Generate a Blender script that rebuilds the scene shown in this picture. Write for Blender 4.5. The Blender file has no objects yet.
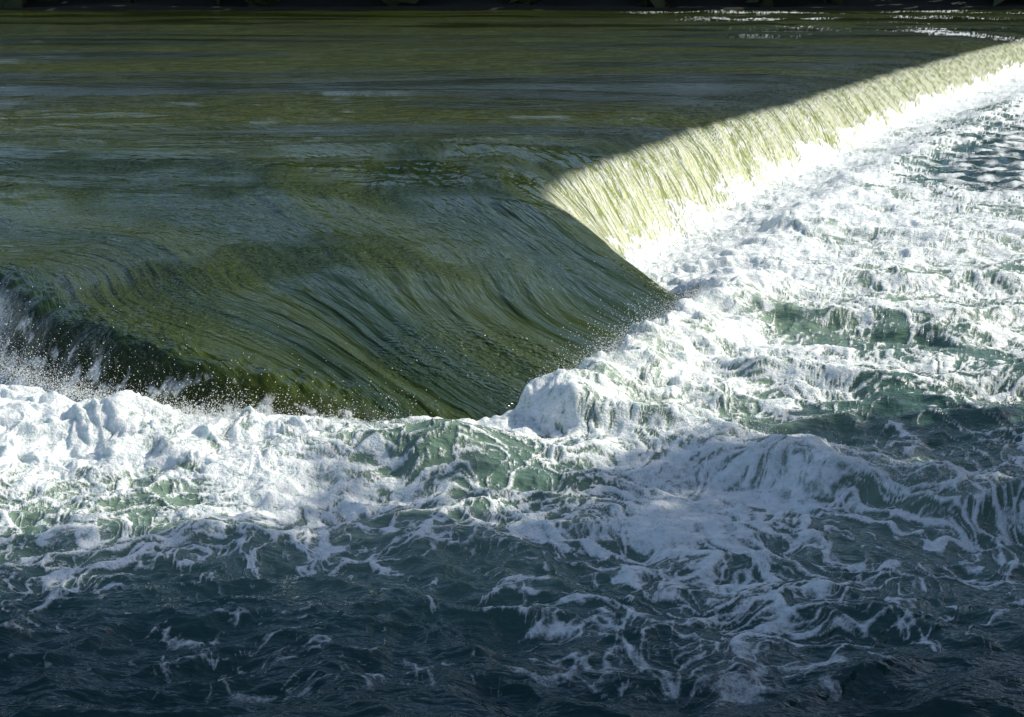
import bpy, math, numpy as np
from mathutils import Vector
rng=np.random.default_rng(7)
sc=bpy.context.scene
F=np.float32
# ---------------- noise helpers
perm=rng.permutation(256).astype(np.int32); perm=np.concatenate([perm,perm,perm])
ang=rng.random(256)*2*np.pi; GX=np.cos(ang).astype(F); GY=np.sin(ang).astype(F)
def perlin(x,y,seed=0):
    x=np.asarray(x,F)+F(seed*17.31); y=np.asarray(y,F)+F(seed*9.73)
    xf=np.floor(x); yf=np.floor(y); xi=xf.astype(np.int32)&255; yi=yf.astype(np.int32)&255
    x=x-xf; y=y-yf
    u=x*x*x*(x*(x*6-15)+10); v=y*y*y*(y*(y*6-15)+10)
    def g(ix,iy,dx,dy):
        h=perm[perm[ix&255]+(iy&255)]
        return GX[h]*dx+GY[h]*dy
    a=g(xi,yi,x,y); b=g(xi+1,yi,x-1,y); c=g(xi,yi+1,x,y-1); d=g(xi+1,yi+1,x-1,y-1)
    ab=a+u*(b-a); cd=c+u*(d-c)
    return (ab+v*(cd-ab))*F(1.5)
def fbm(x,y,oct=4,seed=0,gain=.5):
    r=0;a=1.;f=1.
    for i in range(oct):
        r=r+a*perlin(x*f,y*f,seed+i*3); a*=gain; f*=2.03
    return r
def sstep(a,b,x):
    t=np.clip((x-a)/(b-a),0,1); return t*t*(3-2*t)
def uniformize(v,mask):
    s=v[mask]; s=s[::max(1,len(s)//60000)]; q=np.quantile(s,np.linspace(0,1,200)); return np.interp(v,q,np.linspace(0,1,200))
class TPS:
    def __init__(s,pts,reg=0.0):
        p=np.array(pts,float); s.P=p[:,:2]; n=len(p)
        K=s.phi(((s.P[:,None]-s.P[None])**2).sum(-1))+np.eye(n)*reg
        A=np.zeros((n+3,n+3)); A[:n,:n]=K; A[:n,n]=1; A[:n,n+1:]=s.P; A[n,:n]=1; A[n+1:,:n]=s.P.T
        s.w=np.linalg.solve(A,np.concatenate([p[:,2],[0,0,0]]))
    @staticmethod
    def phi(r2): return 0.5*r2*np.log(r2+1e-9)
    def __call__(s,x,y):
        n=len(s.P); r=s.w[n]+s.w[n+1]*x+s.w[n+2]*y
        for i in range(n):
            r=r+s.w[i]*s.phi((x-s.P[i,0])**2+(y-s.P[i,1])**2)
        return r
def poly_dist(x,y,P):
    P=np.array(P,float); best=np.full(x.shape,1e9); S=np.zeros(x.shape); I=np.zeros(x.shape); acc=0
    for i in range(len(P)-1):
        ax,ay=P[i,:2]; bx,by=P[i+1,:2]; L=math.hypot(bx-ax,by-ay)
        t=np.clip(((x-ax)*(bx-ax)+(y-ay)*(by-ay))/(L*L),0,1)
        d=(x-ax-t*(bx-ax))**2+(y-ay-t*(by-ay))**2
        m=d<best; best=np.where(m,d,best); S=np.where(m,acc+t*L,S); I=np.where(m,i+t,I); acc+=L
    return np.sqrt(best),S,I
# ---------------- crest line of the weir (x, y, face run)
EDGE=[(75,200,2.0),(26.6,94,2.0),(15.6,69.2,2.1),(8.9,52.9,2.1),(4.7,43.2,2.1),(2.15,36.2,2.1),(.50,31.2,1.95),(.45,29.6,1.5),(1.0,28.0,1.1),
 (1.6,26.7,.75),(2.2,26.0,.5),(2.75,25.6,.3),(2.75,24.9,.2),(2.0,23.0,.2),(1.25,21.2,.2),(.55,19.8,.2),(-.1,18.6,.25),(-1.3,18.5,.45),(-2.5,18.6,.65),(-3.7,18.85,.8),
 (-4.7,19.4,.9),(-5.85,20.5,.95),(-7.2,22.4,1.),(-9,24.6,1.1),(-13,28,1.3),(-22,33,1.5),(-300,90,2)]
UP=TPS([(-1.35,35.4,1.5),(-1.9,27.6,1.34),(.33,29.9,1.45),(-5.2,27.2,1.46),(-8.6,27.5,1.46),(-.18,24.4,.92),(1.0,28,1.12),(1.6,26.6,.75),
 (2.2,26,.4),(2.8,25.5,.05),(1.5,23.6,.44),(2.0,23,.1),(1.18,21.2,.0),(.45,21.6,.28),(-.14,18.5,-.28),(-.78,20,.26),(-2.8,21.2,.84),(-4.8,21.3,.98),(-7.2,22.4,1.02),
 (-5.85,20.5,.90),(-4.7,19.4,.79),(-3.7,18.9,.62),(-2.5,18.6,.40),(-1.3,18.5,.08),(-4,24,1.20),(-9,24.6,1.15),(-13,28,1.3),(-13,33,1.5),(-5,33,1.5),(4,36,1.5),(-5,42,1.5),(10,50,1.5),(-20,40,1.5),
 (3,20,-.5),(4,26,-.4),(-3,15,-.2)])
DEN=TPS([(-4,9,-.1),(0,9,-.1),(4,9,-.1),(-4,10.7,0),(0,10.7,0.03),(4,10.7,0.03),(-4,12,.15),(0,12,.26),(4,12,.26),(-4,13,.36),(0,12.9,.42),(4,12.9,.40),(-4.3,14.2,.54),(-2,14.2,.56),(0,14.2,.54),(4.3,14.2,.50),
 (-5,15.6,.74),(-2,15.6,.70),(0,15.6,.57),(2,15.4,.54),(5,15.4,.62),(-5.5,17.4,.92),(-2,17.4,.88),(0,17.2,.64),(2,17.4,.66),(3,16.9,.76),(5.5,17.4,.44),(2,19.6,.88),(4,19.6,.48),(6,19.6,.46),
 (2.7,22.4,.93),(5,22.4,.56),(7.5,22.4,.52),(3.8,26,.95),(5.5,26,.80),(8,26,.66),(4.5,31,1),(7,31,.84),(10,31,.70),(6.8,38.5,1),(9,38.5,.82),(11,36,.70),(11.9,42.5,.10),(13.2,47,.14),(10.2,44.5,.82),(12,50,.9),(15.5,53,.25),
 (20,71,1),(24,71,.75),(28,71,.5),(32,96,1),(42,96,.9)],reg=.02)
PSI=TPS([(-.91,35.4,0),(.31,27.9,0),(1.2,26,0),(2.3,25.2,0),(-2.4,35.4,1),(-.67,25.8,1),(.68,22.5,1),(1.8,22.1,1),(-5.4,33.4,2),(-1.6,23.2,2),(-.16,20.8,2),(.73,19.9,2),
 (-7.2,28.5,3),(-3.6,22.1,3),(-1.65,19.8,3),(-.1,18.7,3),(-7.7,24.1,4),(-4.8,21.2,4),(-2.5,19.2,4),(-7.3,23,5),(-6,21,5),(0,40,-1.5),(-8,38,.8),(-14,33,2.6),(-14,28,4.2),(0,50,-5),(-15,50,-4),(5,50,-4)],reg=.02)
def build_water():
    NR=1120
    Y=1/np.linspace(1/7.2,1/215.,NR)
    u=np.concatenate([np.linspace(-1.6,-.40,40,endpoint=False),np.linspace(-.40,.40,1300,endpoint=False),np.linspace(.40,1.6,40)])
    NC=len(u)
    y=np.repeat(Y[:,None],NC,1); x=u[None,:]*(y+.5)
    x=x.ravel(); y=y.ravel()
    d,S,I=poly_dist(x,y,EDGE)
    P=[(p[0],p[1]) for p in EDGE]+[(-300,400),(75,400)]
    ins=np.zeros(x.shape,bool)
    for i in range(len(P)):
        ax,ay=P[i];bx,by=P[(i+1)%len(P)]
        if ay==by: continue
        c=((ay>y)!=(by>y))&(x<(bx-ax)*(y-ay)/(by-ay)+ax); ins^=c
    W=np.interp(I,np.arange(len(EDGE)),[p[2] for p in EDGE])
    right=(I<14)
    W=np.where(right,np.interp(y,[24.9,25.6,26.3,27.4,29.2,31.0],[.2,.35,.6,.95,1.7,2.15]),W)
    S=np.where(right,x*.4+y*.917,S)
    d=np.where(ins,d,-d)
    weir=sstep(27.4,30.2,y)*right
    wob=.10*perlin(S*.5,S*0,5)+.05*perlin(S*1.7,S*0,6)
    d=d+wob*weir*sstep(4,0,np.abs(d))
    Ss=S-1.6*np.clip(d,-3,2)
    far=sstep(29,34,y+2*sstep(.3,2.,x))
    U=np.clip(UP(x,y),-.6,1.5)
    U=np.where(x<-16,1.5,U)
    U=U*(1-far)+1.5*far
    U=U-weir*.20*np.exp(-np.clip(d,0,9)/1.3)
    wx=x+.35*perlin(x*.9,y*.9,11); wy=y+.35*perlin(x*.9,y*.9,12)
    m0=perlin(x*1.1,y*1.1,23)
    def rdg(P,h,w): return (h*(1+.30*m0))*np.exp(-(poly_dist(wx,wy,P)[0]/w)**2)
    L=0
    L=L+rdg([(-12,22.3),(-8.6,20.8),(-6.3,18.5),(-4.6,17.6),(-3.2,17.35),(-1.9,17.2),(-.9,17.0)],.28,.72)
    L=L+rdg([(3.9,26.5),(3.2,24.6),(2.5,23),(1.8,21.2),(1.15,19.7),(.6,18.7)],.42,.62)
    L=L+rdg([(.9,18.4),(1.7,17.7),(2.66,16.8),(3.5,15.9),(4.7,15.2),(7,14.4)],.30,.45)
    L=L+rdg([(-.9,16.6),(0,16.5),(.9,17.2)],.12,.4)
    L=L+rdg([(4.1,29.0),(6.2,34.5),(9.2,42),(14,53),(21,69),(33,95)],.22,.8)
    L=L-.18*np.exp(-(poly_dist(x,y,[(2.6,29.5),(4.64,35.9),(7.4,43.0),(12,53),(18.9,69),(31,95)])[0]/1.5)**2)*sstep(28,31,y)
    L=L+rdg([(4.2,24.4),(6,23.8),(8.5,24.3),(12,24.5)],.26,.5)
    L=L+rdg([(3.2,20.8),(5,20.2),(7,20.4),(10,20.2)],.24,.45)
    L=L+rdg([(4.6,27.8),(7,27.4),(10,28),(14,29)],.22,.5)
    L=L+rdg([(6,33),(9,32),(13,33)],.22,.6)
    L=L-rdg([(1.9,19.3),(3.4,18.3),(6,17.6)],.12,.6)
    L=L-rdg([(-6,15.6),(-2,15.2),(1.5,15.6),(3.5,14.9)],.10,.6)
    e=np.clip(-d/W,0,1)
    ee=e+(1-weir)*sstep(14.5,16.5,I)*.12*perlin(x*1.6,y*1.6,24)*np.sin(np.pi*e)
    prof=e**1.5*weir+(1-weir)*sstep(0,1,ee)
    base=np.where(d>0,U,U+(L-U)*prof)
    low=sstep(.6,1.0,e)
    D=np.clip(DEN(x,y),0,1)
    D=np.where(y<10.2,0,D)
    D=np.where(x<-6,np.maximum(D,sstep(14.5,17,y)*.95),D)
    D=np.where(y>60,np.maximum(D,.5),D)
    Df=D*low
    # ---- lace of foam strands
    q=fbm(x*.7,y*.5,3,31); r=fbm(x*.7+5,y*.5+9,3,37)
    lx=x+.7*q; ly=y+.9*r
    def rg(f,sd,ax=.8,ay=.8,k=3.):
        return np.clip(1-np.abs(perlin(lx*f*ax,ly*f*ay,sd))*k,0,1)
    l1=rg(1.2,41,k=4.5); l2=rg(2.6,43,k=4.2)
    lx=lx+.12*perlin(x*4,y*3,47)+.03*perlin(x*13,y*11,49); ly=ly+.14*perlin(x*4,y*3,48)+.03*perlin(x*13,y*11,50)
    l3=rg(5.6,44,k=3.8); l4=rg(12,45,k=3.2); l5=rg(26,46)
    patch=fbm(x*.42,y*.40,2,51)
    lace=.50*l1**1.3+.52*l2**1.3+.46*l3**1.3+.26*l4+.10*l5
    lsm=.6*l1+.5*l2+.22*l3
    lowm=(low>.9)&(y<40)
    lu=uniformize(lace+.55*patch,lowm)
    lace=uniformize(lace,lowm)
    cov=Df*1.04
    foam=sstep(-.32,.40,lu-(1-cov))*sstep(0.0,.10,Df)
    # ---- foam billows
    bx=x+.22*perlin(x*1.6,y*1.6,61)+.07*perlin(x*5,y*5,62); by=y+.22*perlin(x*1.6,y*1.6,63)+.07*perlin(x*5,y*5,64)
    B=np.zeros_like(x); A=[.085,.078,.052,.028,.013,.006]; EP=[.03,.015,.008,.005,.004,.003]; fr=.75
    for i,a in enumerate(A):
        lim=1/(1+(fr*y/250.)**3); pn=perlin(bx*fr,by*fr,70+i)
        B=B+a*(np.sqrt(pn*pn+EP[i])*2.0-.5)*lim
        fr*=2.07
    Dh=sstep(.55,1.0,Df)
    amp=(.14+.86*Dh)/(1+(y/45.)**2*.8)
    z=base+B*low*amp*(0.55+.45*foam)
    z=z+low*.035*(lsm-.4)*sstep(.02,.4,Df)*(1-.3*Dh)/(1+(y/40.)**2)
    # ---- waves in lower water
    ww=(.11*fbm(x*.55+.3*perlin(x,y,3),y*.75,3,81)+.065*(1-2*np.abs(perlin(x*1.0+.3*m0,y*1.6,85)))+.022*(1-2*np.abs(perlin(x*2.3,y*3.2+.4*m0,86)))+.012*fbm(x*4.1,y*5.6,3,88))
    z=z+low*ww*(1-.3*Dh)
    up=1-sstep(0,.5,e)
    farw=sstep(24,40,y)
    wq=perlin(x*.05,y*.1,7)
    gust=sstep(-.35,.45,fbm(x*.030+.3*wq,y*.11+.25*wq,3,131))
    pw=.13*perlin(x*.055+.6*wq,y*.28,91)+.11*perlin(x*.10+y*.05,y*.55+wq,92)+(.03+.05*gust)*(1-2*np.abs(perlin(x*.18+y*.05,y*1.0+.8*wq,94)))+(.010+.030*gust)*fbm(x*.45,y*2.0,3,93)/(1+(y/90.)**2)
    nearlip=sstep(.0,3.,d)
    z=z+up*pw*(.14+.86*farw*nearlip)
    psi=PSI(x,y)
    T=up*(1-sstep(33,44,y))
    psw=psi+.11*perlin(x*.4,y*.28,99)
    sw=.055*perlin(psw*1.5,y*.10+x*.04,95)+.036*(1-2.2*np.abs(perlin(psw*2.6,y*.13,96)))+.020*(1-2.2*np.abs(perlin(psw*6.,y*.22,97)))+.008*perlin(psw*16.,y*.5,98)
    z=z+T*sw*sstep(-.1,.8,d+.25)*(.30+.80*sstep(-.5,.4,fbm(x*.35,y*.3,2,100)))
    z=z+T*.012*perlin(x*1.6,y*1.8,90)
    fl=weir*sstep(-W-.3,-W*.4,d)*sstep(4,0,d)
    z=z+fl*(.050*perlin(Ss*.9,d*.12,101)+.036*perlin(Ss*2.2,d*.2,102)+.014*perlin(Ss*6,d*.3,103)/(1+(y/60.)**2))
    lc=(1-weir)*sstep(14.5,16.5,I)*np.exp(-(d/.5)**2)
    z=z+lc*(.07*perlin(x*2.2,y*2.2,105)+.03*perlin(x*6,y*6,106)+.012*perlin(x*15,y*15,107)+.07)
    rap=sstep(5,24,x+.02*(y-100))*sstep(99,110,y)*sstep(212,185,y)*up
    dx=low*amp*(.10*perlin(x*2.2,y*2.2,111)+.04*perlin(x*6,y*6,112))
    dy=low*amp*(.12*perlin(x*2.2,y*2.2,113)+.04*perlin(x*6,y*6,114))
    rn=fbm(x*.10,y*.06,3,121)
    rf=rap*sstep(.44,.80,lace*.30+.55*(rn*.6+.5))*.85
    z=z+rap*.25*np.abs(fbm(x*.12,y*.07,2,122))
    win=sstep(-W-.30,-W,d)*(1-weir)
    lcf=sstep(14.5,16.5,I)*win*sstep(.0,-.4,d)*sstep(.50,.95,.30+.6*fbm(x*5,y*5,4,125)+.55*e)*.75
    lf=win*sstep(20.9,21.9,I)*sstep(.0,.35,e)*sstep(.05,.6,.55+.40*fbm(x*2.2,y*2.2,4,126)+.25*fbm(S*4,d*1.5,2,127))
    foam=np.clip(np.maximum.reduce([foam,rf,lcf,lf*.97]),0,1)
    toe=weir*sstep(.92,1.12,e+.14*fbm(x*1.3,y*1.3,3,128))*(e<1.01)
    foam=np.maximum(foam,toe)
    fall=weir*sstep(.0,.22,e)*(1-sstep(.98,1.12,-d/W))
    tcn=sstep(-.35,.35,perlin(psw*1.1,y*.07+x*.06,141)+.5*perlin(psw*2.9,y*.12,142))
    spk=sstep(-.05,.5,fbm(x*.4,y*.35,2,143))*T
    sta=sstep(-.28,.25,perlin(Ss*1.2,d*.15,144)+.5*perlin(Ss*3.4,d*.25,145)+.25*perlin(Ss*7.5,d*.4,146))
    me=bpy.data.meshes.new("river_water")
    n=len(x); co=np.empty((n,3),F); co[:,0]=x+dx; co[:,1]=y+dy; co[:,2]=z
    idx=np.arange(n,dtype=np.int32).reshape(NR,NC)
    q4=np.stack([idx[:-1,:-1],idx[:-1,1:],idx[1:,1:],idx[1:,:-1]],-1).reshape(-1,4)
    nf=len(q4)
    me.vertices.add(n); me.vertices.foreach_set("co",co.ravel())
    me.loops.add(nf*4); me.loops.foreach_set("vertex_index",q4.ravel())
    me.polygons.add(nf); me.polygons.foreach_set("loop_start",np.arange(0,nf*4,4,dtype=np.int32)); 
    me.update(calc_edges=True)
    me.polygons.foreach_set("use_smooth",np.ones(nf,bool))
    def att(nm,a):
        t=me.attributes.new(nm,'FLOAT','POINT'); t.data.foreach_set("value",np.ascontiguousarray(a,F))
    att("foam",foam); att("aer",np.clip(Df,0,1)); att("fall",fall); att("tongue",T); att("lower",low); att("gust",gust); att("tcn",tcn); att("spk",spk); att("sta",sta)
    t=me.attributes.new("flow",'FLOAT_VECTOR','POINT'); t.data.foreach_set("vector",np.ascontiguousarray(np.stack([Ss,d,psw],-1),F).ravel())
    ob=bpy.data.objects.new("river_water",me); sc.collection.objects.link(ob)
    return ob
class NT:
    def __init__(s,name):
        s.m=bpy.data.materials.new(name); s.m.use_nodes=True; s.t=s.m.node_tree; s.t.nodes.clear()
    def n(s,ty,**k):
        nd=s.t.nodes.new(ty)
        for a,b in k.items(): setattr(nd,a,b)
        return nd
    def l(s,a,b): s.t.links.new(a,b)
    def put(s,v,inp):
        if isinstance(v,(int,float)): inp.default_value=v
        elif isinstance(v,tuple): inp.default_value=v
        else: s.l(v,inp)
    def math(s,op,a,b=0.,clamp=False):
        nd=s.n('ShaderNodeMath',operation=op,use_clamp=clamp); s.put(a,nd.inputs[0]); s.put(b,nd.inputs[1]); return nd.outputs[0]
    def mix(s,f,a,b):
        nd=s.n('ShaderNodeMix',data_type='RGBA'); s.put(f,nd.inputs[0]); s.put(a,nd.inputs[6]); s.put(b,nd.inputs[7]); return nd.outputs[2]
    def mixf(s,f,a,b):
        nd=s.n('ShaderNodeMix',data_type='FLOAT'); s.put(f,nd.inputs[0]); s.put(a,nd.inputs[2]); s.put(b,nd.inputs[3]); return nd.outputs[0]
    def attr(s,nm): return s.n('ShaderNodeAttribute',attribute_name=nm)
    def noise(s,vec,scale,detail=3,rough=.5,dist=0.):
        nd=s.n('ShaderNodeTexNoise'); s.l(vec,nd.inputs['Vector']); nd.inputs['Scale'].default_value=scale; nd.inputs['Detail'].default_value=detail; nd.inputs['Roughness'].default_value=rough; nd.inputs['Distortion'].default_value=dist; return nd.outputs[0]
    def vmul(s,v,t):
        nd=s.n('ShaderNodeVectorMath',operation='MULTIPLY'); s.l(v,nd.inputs[0]); nd.inputs[1].default_value=t; return nd.outputs[0]
    def ss(s,v,a,b):
        nd=s.n('ShaderNodeMapRange',interpolation_type='SMOOTHSTEP'); s.l(v,nd.inputs[0]); nd.inputs[1].default_value=a; nd.inputs[2].default_value=b; return nd.outputs[0]
def water_mat():
    N=NT("turbulent_river_water")
    pos=N.n('ShaderNodeNewGeometry').outputs['Position']
    A=lambda k:N.attr(k).outputs['Fac']
    foam=A("foam"); aer=A("aer"); fall=A("fall"); tong=A("tongue"); low=A("lower"); gust=A("gust"); stA=A("sta"); tcn=A("tcn"); spa=A("spk")
    flow=N.attr("flow").outputs['Vector']
    sep=N.n('ShaderNodeSeparateXYZ'); N.l(flow,sep.inputs[0]); S,d,psi=sep.outputs
    sp=N.n('ShaderNodeSeparateXYZ'); N.l(pos,sp.inputs[0])
    c3=N.n('ShaderNodeCombineXYZ'); N.l(S,c3.inputs[0]); N.l(N.math('MULTIPLY',d,.35),c3.inputs[1])
    c2=N.n('ShaderNodeCombineXYZ'); N.l(psi,c2.inputs[0]); N.l(N.math('MULTIPLY',sp.outputs[1],.08),c2.inputs[1]); N.l(N.math('MULTIPLY',sp.outputs[0],.07),c2.inputs[2])
    stB=N.noise(c3.outputs[0],7,2,.7)
    fine=N.noise(pos,34,2,.65); med=N.noise(pos,9,3,.6)
    fm=N.math('ADD',foam,N.math('MULTIPLY',N.math('SUBTRACT',fine,.5),.8))
    fm=N.math('ADD',fm,N.math('MULTIPLY',N.math('SUBTRACT',med,.5),.9))
    fmask=N.math('MULTIPLY',N.ss(fm,.15,1.05),N.ss(foam,.02,.25))
    pool=N.mix(gust,(.018,.026,.003,1),(.050,.062,.006,1))
    deep=N.mix(low,pool,(.012,.046,.044,1))
    tcol=N.mix(tcn,(.016,.036,.012,1),(.038,.058,.006,1))
    deep=N.mix(N.math('MULTIPLY',tong,.85),deep,tcol)
    aerc=N.mix(N.ss(aer,.25,1.),(.040,.105,.092,1),(.24,.34,.24,1))
    body=N.mix(N.ss(aer,.03,.45),deep,aerc)
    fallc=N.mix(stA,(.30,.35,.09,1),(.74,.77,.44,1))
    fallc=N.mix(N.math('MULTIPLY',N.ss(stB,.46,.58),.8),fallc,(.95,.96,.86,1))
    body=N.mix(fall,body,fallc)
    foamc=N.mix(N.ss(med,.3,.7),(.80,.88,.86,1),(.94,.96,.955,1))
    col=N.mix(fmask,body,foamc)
    ro=N.mixf(fmask,N.mixf(fall,.06,.12),.6)
    rip=N.noise(N.vmul(pos,(.8,2.2,1.)),1.4,4,.60,.3)
    rip2=N.noise(N.vmul(pos,(1.,1.5,1.)),9,2,.55,0)
    stream=N.noise(c2.outputs[0],8,3,.60)
    gm=N.math('ADD',N.math('MULTIPLY',gust,1.3),.25)
    upn=N.math('MULTIPLY',rip,N.mixf(low,N.math('MULTIPLY',gm,.19),.09))
    h=N.math('MULTIPLY',upn,N.mixf(tong,1.,.16))
    h=N.math('ADD',h,N.math('MULTIPLY',rip2,N.math('ADD',N.mixf(tong,.014,.003),N.math('MULTIPLY',spa,.085))))
    h=N.math('MULTIPLY',h,N.mixf(fall,1.,.3))
    h=N.math('ADD',h,N.math('MULTIPLY',N.math('MULTIPLY',stream,tong),.085))
    h=N.math('ADD',h,N.math('MULTIPLY',N.math('MULTIPLY',N.math('ADD',N.math('MULTIPLY',stA,.35),stB),fall),.15))
    h=N.math('ADD',h,N.math('MULTIPLY',N.math('MULTIPLY',N.math('ADD',fine,N.math('MULTIPLY',med,2.)),fmask),.016))
    bp=N.n('ShaderNodeBump'); bp.inputs['Strength'].default_value=1.; bp.inputs['Distance'].default_value=1.; N.l(h,bp.inputs['Height'])
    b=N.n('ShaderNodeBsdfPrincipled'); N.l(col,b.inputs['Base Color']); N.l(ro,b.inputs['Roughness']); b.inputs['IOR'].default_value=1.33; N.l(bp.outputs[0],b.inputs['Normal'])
    N.l(N.math('MULTIPLY',fmask,.7),b.inputs['Subsurface Weight']); b.inputs['Subsurface Radius'].default_value=(.8,1.,.95); b.inputs['Subsurface Scale'].default_value=.09
    o=N.n('ShaderNodeOutputMaterial'); N.l(b.outputs[0],o.inputs[0]); return N.m
def simple(name,c1,c2,scale,rough=.8,bump=.05):
    N=NT(name); g=N.n('ShaderNodeNewGeometry').outputs['Position']; nz=N.noise(g,scale,5,.6)
    col=N.mix(N.ss(nz,.3,.7),c1,c2)
    b=N.n('ShaderNodeBsdfPrincipled'); N.l(col,b.inputs['Base Color']); b.inputs['Roughness'].default_value=rough
    bp=N.n('ShaderNodeBump'); bp.inputs['Distance'].default_value=bump; N.l(nz,bp.inputs['Height']); N.l(bp.outputs[0],b.inputs['Normal'])
    o=N.n('ShaderNodeOutputMaterial'); N.l(b.outputs[0],o.inputs[0]); return N.m
def mesh_np(name,co,faces,mat,smooth=False):
    me=bpy.data.meshes.new(name); n=len(co); nf=len(faces); k=faces.shape[1]
    me.vertices.add(n); me.vertices.foreach_set("co",np.ascontiguousarray(co,F).ravel())
    me.loops.add(nf*k); me.loops.foreach_set("vertex_index",np.ascontiguousarray(faces,np.int32).ravel())
    me.polygons.add(nf); me.polygons.foreach_set("loop_start",np.arange(0,nf*k,k,dtype=np.int32)); me.update(calc_edges=True)
    if smooth: me.polygons.foreach_set("use_smooth",np.ones(nf,bool))
    me.materials.append(mat); ob=bpy.data.objects.new(name,me); sc.collection.objects.link(ob); return ob
water=build_water()
water.data.materials.append(water_mat())
def drops(cent,rad,name,mat):
    o=np.array([(1,0,0),(-1,0,0),(0,1,0),(0,-1,0),(0,0,1),(0,0,-1)],float)
    f=np.array([(0,2,4),(2,1,4),(1,3,4),(3,0,4),(2,0,5),(1,2,5),(3,1,5),(0,3,5)])
    n=len(cent); sc3=rad[:,None,None]*(1+.5*rng.random((n,1,3)))
    co=(cent[:,None,:]+o[None]*sc3).reshape(-1,3); fa=(f[None]+6*np.arange(n)[:,None,None]).reshape(-1,3)
    return mesh_np(name,co,fa,mat,True)
def sample_line(P,n,jit):
    P=np.array(P,float); seg=np.linalg.norm(np.diff(P[:,:2],axis=0),axis=1); c=np.concatenate([[0],np.cumsum(seg)])
    t=rng.random(n)*c[-1]
    cl=rng.random(max(6,n//160))*c[-1]; k=rng.integers(0,len(cl),n); t=np.where(rng.random(n)<.8,cl[k]+rng.normal(0,.07,n),t); t=np.clip(t,0,c[-1])
    x=np.interp(t,c,P[:,0])+rng.normal(0,jit,n); y=np.interp(t,c,P[:,1])+rng.normal(0,jit,n); z=np.interp(t,c,P[:,2])
    cs=rng.random(len(cl))**2*1.6+.25
    return x,y,z,cs[k]
cs=[]
for P,n,hh,j in [([(-8.5,21.8,.45),(-7.0,20.8,.42),(-5.85,19.2,.38),(-4.7,18.2,.36),(-3.7,17.8,.34),(-2.5,17.6,.3),(-1.0,17.4,.15)],32000,.14,.16),
               ([(3.2,25.2,.35),(2.6,23.4,.38),(1.8,21.4,.4),(1.1,19.8,.4),(.4,18.5,.3)],30000,.14,.17),
               ([(.9,18.5,.35),(1.7,17.8,.35),(2.66,16.8,.3),(3.5,15.9,.3),(4.7,15.2,.3)],12000,.08,.17),
               ([(3.6,28.6,.1),(5.4,33.5,.1),(8.3,41,.1),(12.6,51,.1)],9000,.18,.4)]:
    x,y,z,k=sample_line(P,n,j); z=z+rng.exponential(1,n)*hh*k*.8-.05
    cs.append(np.stack([x,y,z],-1))
cs=np.concatenate(cs); rad=.0018+.0050*rng.random(len(cs))**4
N=NT("spray"); b=N.n('ShaderNodeBsdfPrincipled'); nz=N.noise(N.n('ShaderNodeNewGeometry').outputs['Position'],3); N.l(N.mix(nz,(.8,.84,.84,1),(.92,.93,.92,1)),b.inputs['Base Color']); b.inputs['Roughness'].default_value=.25
o=N.n('ShaderNodeOutputMaterial'); N.l(b.outputs[0],o.inputs[0])
drops(cs,rad,"water_spray",N.m)
# ---------------- ground
gx=np.concatenate([-np.geomspace(900,30,30),np.linspace(-29,40,120),np.geomspace(41,900,40)])
gy=np.concatenate([-np.geomspace(500,12,20),np.linspace(-11,40,110),np.geomspace(41,195,30),np.linspace(198,300,50),np.geomspace(310,1800,25)])
X,Yg=np.meshgrid(gx,gy); xr=X.ravel(); yr=Yg.ravel()
shore=np.maximum(5.6-yr,np.minimum(xr-8.8,20-yr)); shore=shore+.5*perlin(xr*.3,yr*.3,201)
zg=-2+ (2.0+3.2)*sstep(-1.5,6,shore)+.25*fbm(xr*.4,yr*.4,4,202)*sstep(0,2,shore)
zg=np.where((np.abs(xr)<3)&(yr<5),np.minimum(zg,3.3),zg)
fb=yr-204-1.5*perlin(xr*.05,yr*0,203)
zg=np.maximum(zg,-2+3.9*sstep(-5,1.5,fb)+34*sstep(4,70,fb)+1.0*fbm(xr*.08,yr*.08,4,204)*sstep(0,8,fb))
ny,nx=X.shape; idx=np.arange(nx*ny).reshape(ny,nx); fq=np.stack([idx[:-1,:-1],idx[:-1,1:],idx[1:,1:],idx[1:,:-1]],-1).reshape(-1,4)
ground=mesh_np("riverbank_ground",np.stack([xr,yr,zg],-1),fq,simple("wet_bank_earth",(.006,.007,.004,1),(.016,.016,.009,1),1.2,.95,.08),True)
leafm=simple("dark_foliage",(.020,.030,.008,1),(.05,.065,.016,1),.4,.7,.0)
def leafquads(c,size,r):
    n=len(c); a=r.normal(size=(n,3)); a/=np.linalg.norm(a,axis=1)[:,None]; b=np.cross(a,r.normal(size=(n,3))); b/=np.linalg.norm(b,axis=1)[:,None]
    s=size*(.6+.8*r.random((n,1)))
    co=np.stack([c-a*s,c-b*s*.5,c+a*s,c+b*s*.5],1).reshape(-1,3); fa=(np.arange(4)[None]+4*np.arange(n)[:,None]); return co,fa
cl=[]
for i in range(560):
    x0=rng.uniform(-330,330); y0=rng.uniform(209,270); h=rng.uniform(20,34); g=1+34*float(sstep(4,70,y0-204))
    n=110; ph=rng.random(n)*6.28; t=rng.random(n)**.8; rr=rng.uniform(3.5,6)*np.sqrt(np.clip(1-(2*t-1)**2*.85,0,1))*(.5+.5*rng.random(n))
    cl.append(np.stack([x0+rr*np.cos(ph),y0+rr*np.sin(ph),g+ t*h*.96],-1))
co,fa=leafquads(np.concatenate(cl),2.1,rng)
mesh_np("treeline",co,fa,leafm)
bark=simple("bark",(.05,.035,.022,1),(.11,.085,.06,1),6,.9,.03)
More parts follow.
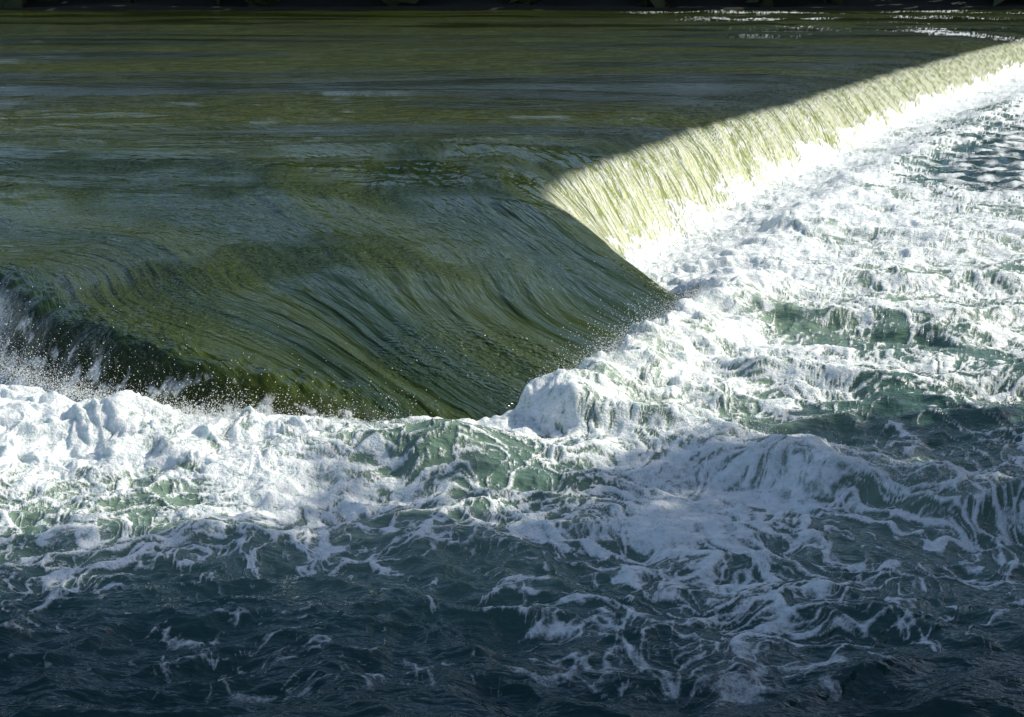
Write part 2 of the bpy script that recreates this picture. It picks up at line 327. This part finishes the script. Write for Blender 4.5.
def tree(x0,y0,h,r,seed,nl=9000):
    R=np.random.default_rng(seed); z0=2.2
    vs=[];fs=[]
    def tube(p0,p1,r0,r1,k=8):
        p0=np.array(p0,float);p1=np.array(p1,float); ax=p1-p0; ax/=np.linalg.norm(ax); s=np.cross(ax,[.3,.9,.1]); s/=np.linalg.norm(s); t=np.cross(ax,s)
        b0=len(vs); M=5; bend=R.normal(0,.06*np.linalg.norm(p1-p0),3)
        for i in range(M):
            f=i/(M-1); c=p0+(p1-p0)*f+bend*math.sin(math.pi*f); rr=r0+(r1-r0)*f
            for j in range(k):
                a=2*math.pi*j/k; vs.append(c+rr*(math.cos(a)*s+math.sin(a)*t))
        for i in range(M-1):
            for j in range(k): fs.append((b0+i*k+j,b0+i*k+(j+1)%k,b0+(i+1)*k+(j+1)%k,b0+(i+1)*k+j))
    top=(x0+R.normal(0,.4),y0+R.normal(0,.4),z0+h*.85)
    tube((x0,y0,z0-1.5),top,.32,.06,10)
    cl=[]
    for i in range(28):
        t=.12+.83*i/28; a=i*2.4+R.normal(0,.3); L=r*(1.05-.55*t)*R.uniform(.75,1.1)
        b=np.array((x0,y0,z0+h*.85*t)); e=b+np.array((math.cos(a)*L,math.sin(a)*L,L*.45))
        tube(b,e,.11*(1.2-t),.02,6)
        for k in range(5):
            f=R.uniform(.35,1.08); cl.append((b+(e-b)*f+R.normal(0,.45,3),R.uniform(.6,1.15)))
    pts=[]; per=nl//len(cl)
    for c,s in cl: 
        v=R.normal(size=(per,3)); v/=np.linalg.norm(v,axis=1)[:,None]; pts.append(c+v*s*(R.random((per,1))**.5)*[1,1,.8])
    root=bpy.data.objects.new("unseen_shade_tree",None); sc.collection.objects.link(root)
    tr=mesh_np("trunk",np.array(vs),np.array(fs),bark,True); co,fa=leafquads(np.concatenate(pts),.19,R); lv=mesh_np("leaves",co,fa,leafm)
    tr.parent=root; lv.parent=root
for i,(a,b_,h,r) in enumerate([(12.8,15.0,14,4.0),(12.4,11.4,15,4.2),(12.2,7.8,14,4.2),(16.8,16.4,18,4.6),(16.6,12.6,17,4.6),(16.5,8.6,18,4.6),(21,17.8,20,4.8),(21,13.6,20,5),(25,19.6,22,5)]): tree(a,b_,h,r,50+i)  # unseen trees added right of the view to cast shade on near water
saz=(0.966,0.26); el=math.radians(35)
sd=Vector((saz[0]*math.cos(el),saz[1]*math.cos(el),math.sin(el))).normalized()
sl=bpy.data.lights.new("sun",'SUN'); sl.energy=5.0; sl.angle=math.radians(.5); sl.color=(1,.95,.83)
so=bpy.data.objects.new("sun",sl); sc.collection.objects.link(so); so.rotation_euler=(-sd).to_track_quat('-Z','Y').to_euler()
w=bpy.data.worlds.new("World"); sc.world=w; w.use_nodes=True; nt=w.node_tree; bg=nt.nodes['Background']
sky=nt.nodes.new('ShaderNodeTexSky'); sky.sky_type='NISHITA'; sky.sun_disc=False; sky.sun_elevation=el; sky.sun_rotation=math.atan2(saz[0],saz[1])
nt.links.new(sky.outputs[0],bg.inputs[0]); bg.inputs[1].default_value=.13
cd=bpy.data.cameras.new("camera"); cd.sensor_width=36; cd.lens=36*1624/1024; cd.clip_end=4000; cd.clip_start=.1
cam=bpy.data.objects.new("camera",cd); sc.collection.objects.link(cam); cam.location=(0,0,5.1); cam.rotation_euler=(math.radians(90-13.12),0,0); sc.camera=cam
sc.view_settings.view_transform='Standard'; sc.view_settings.look='None'
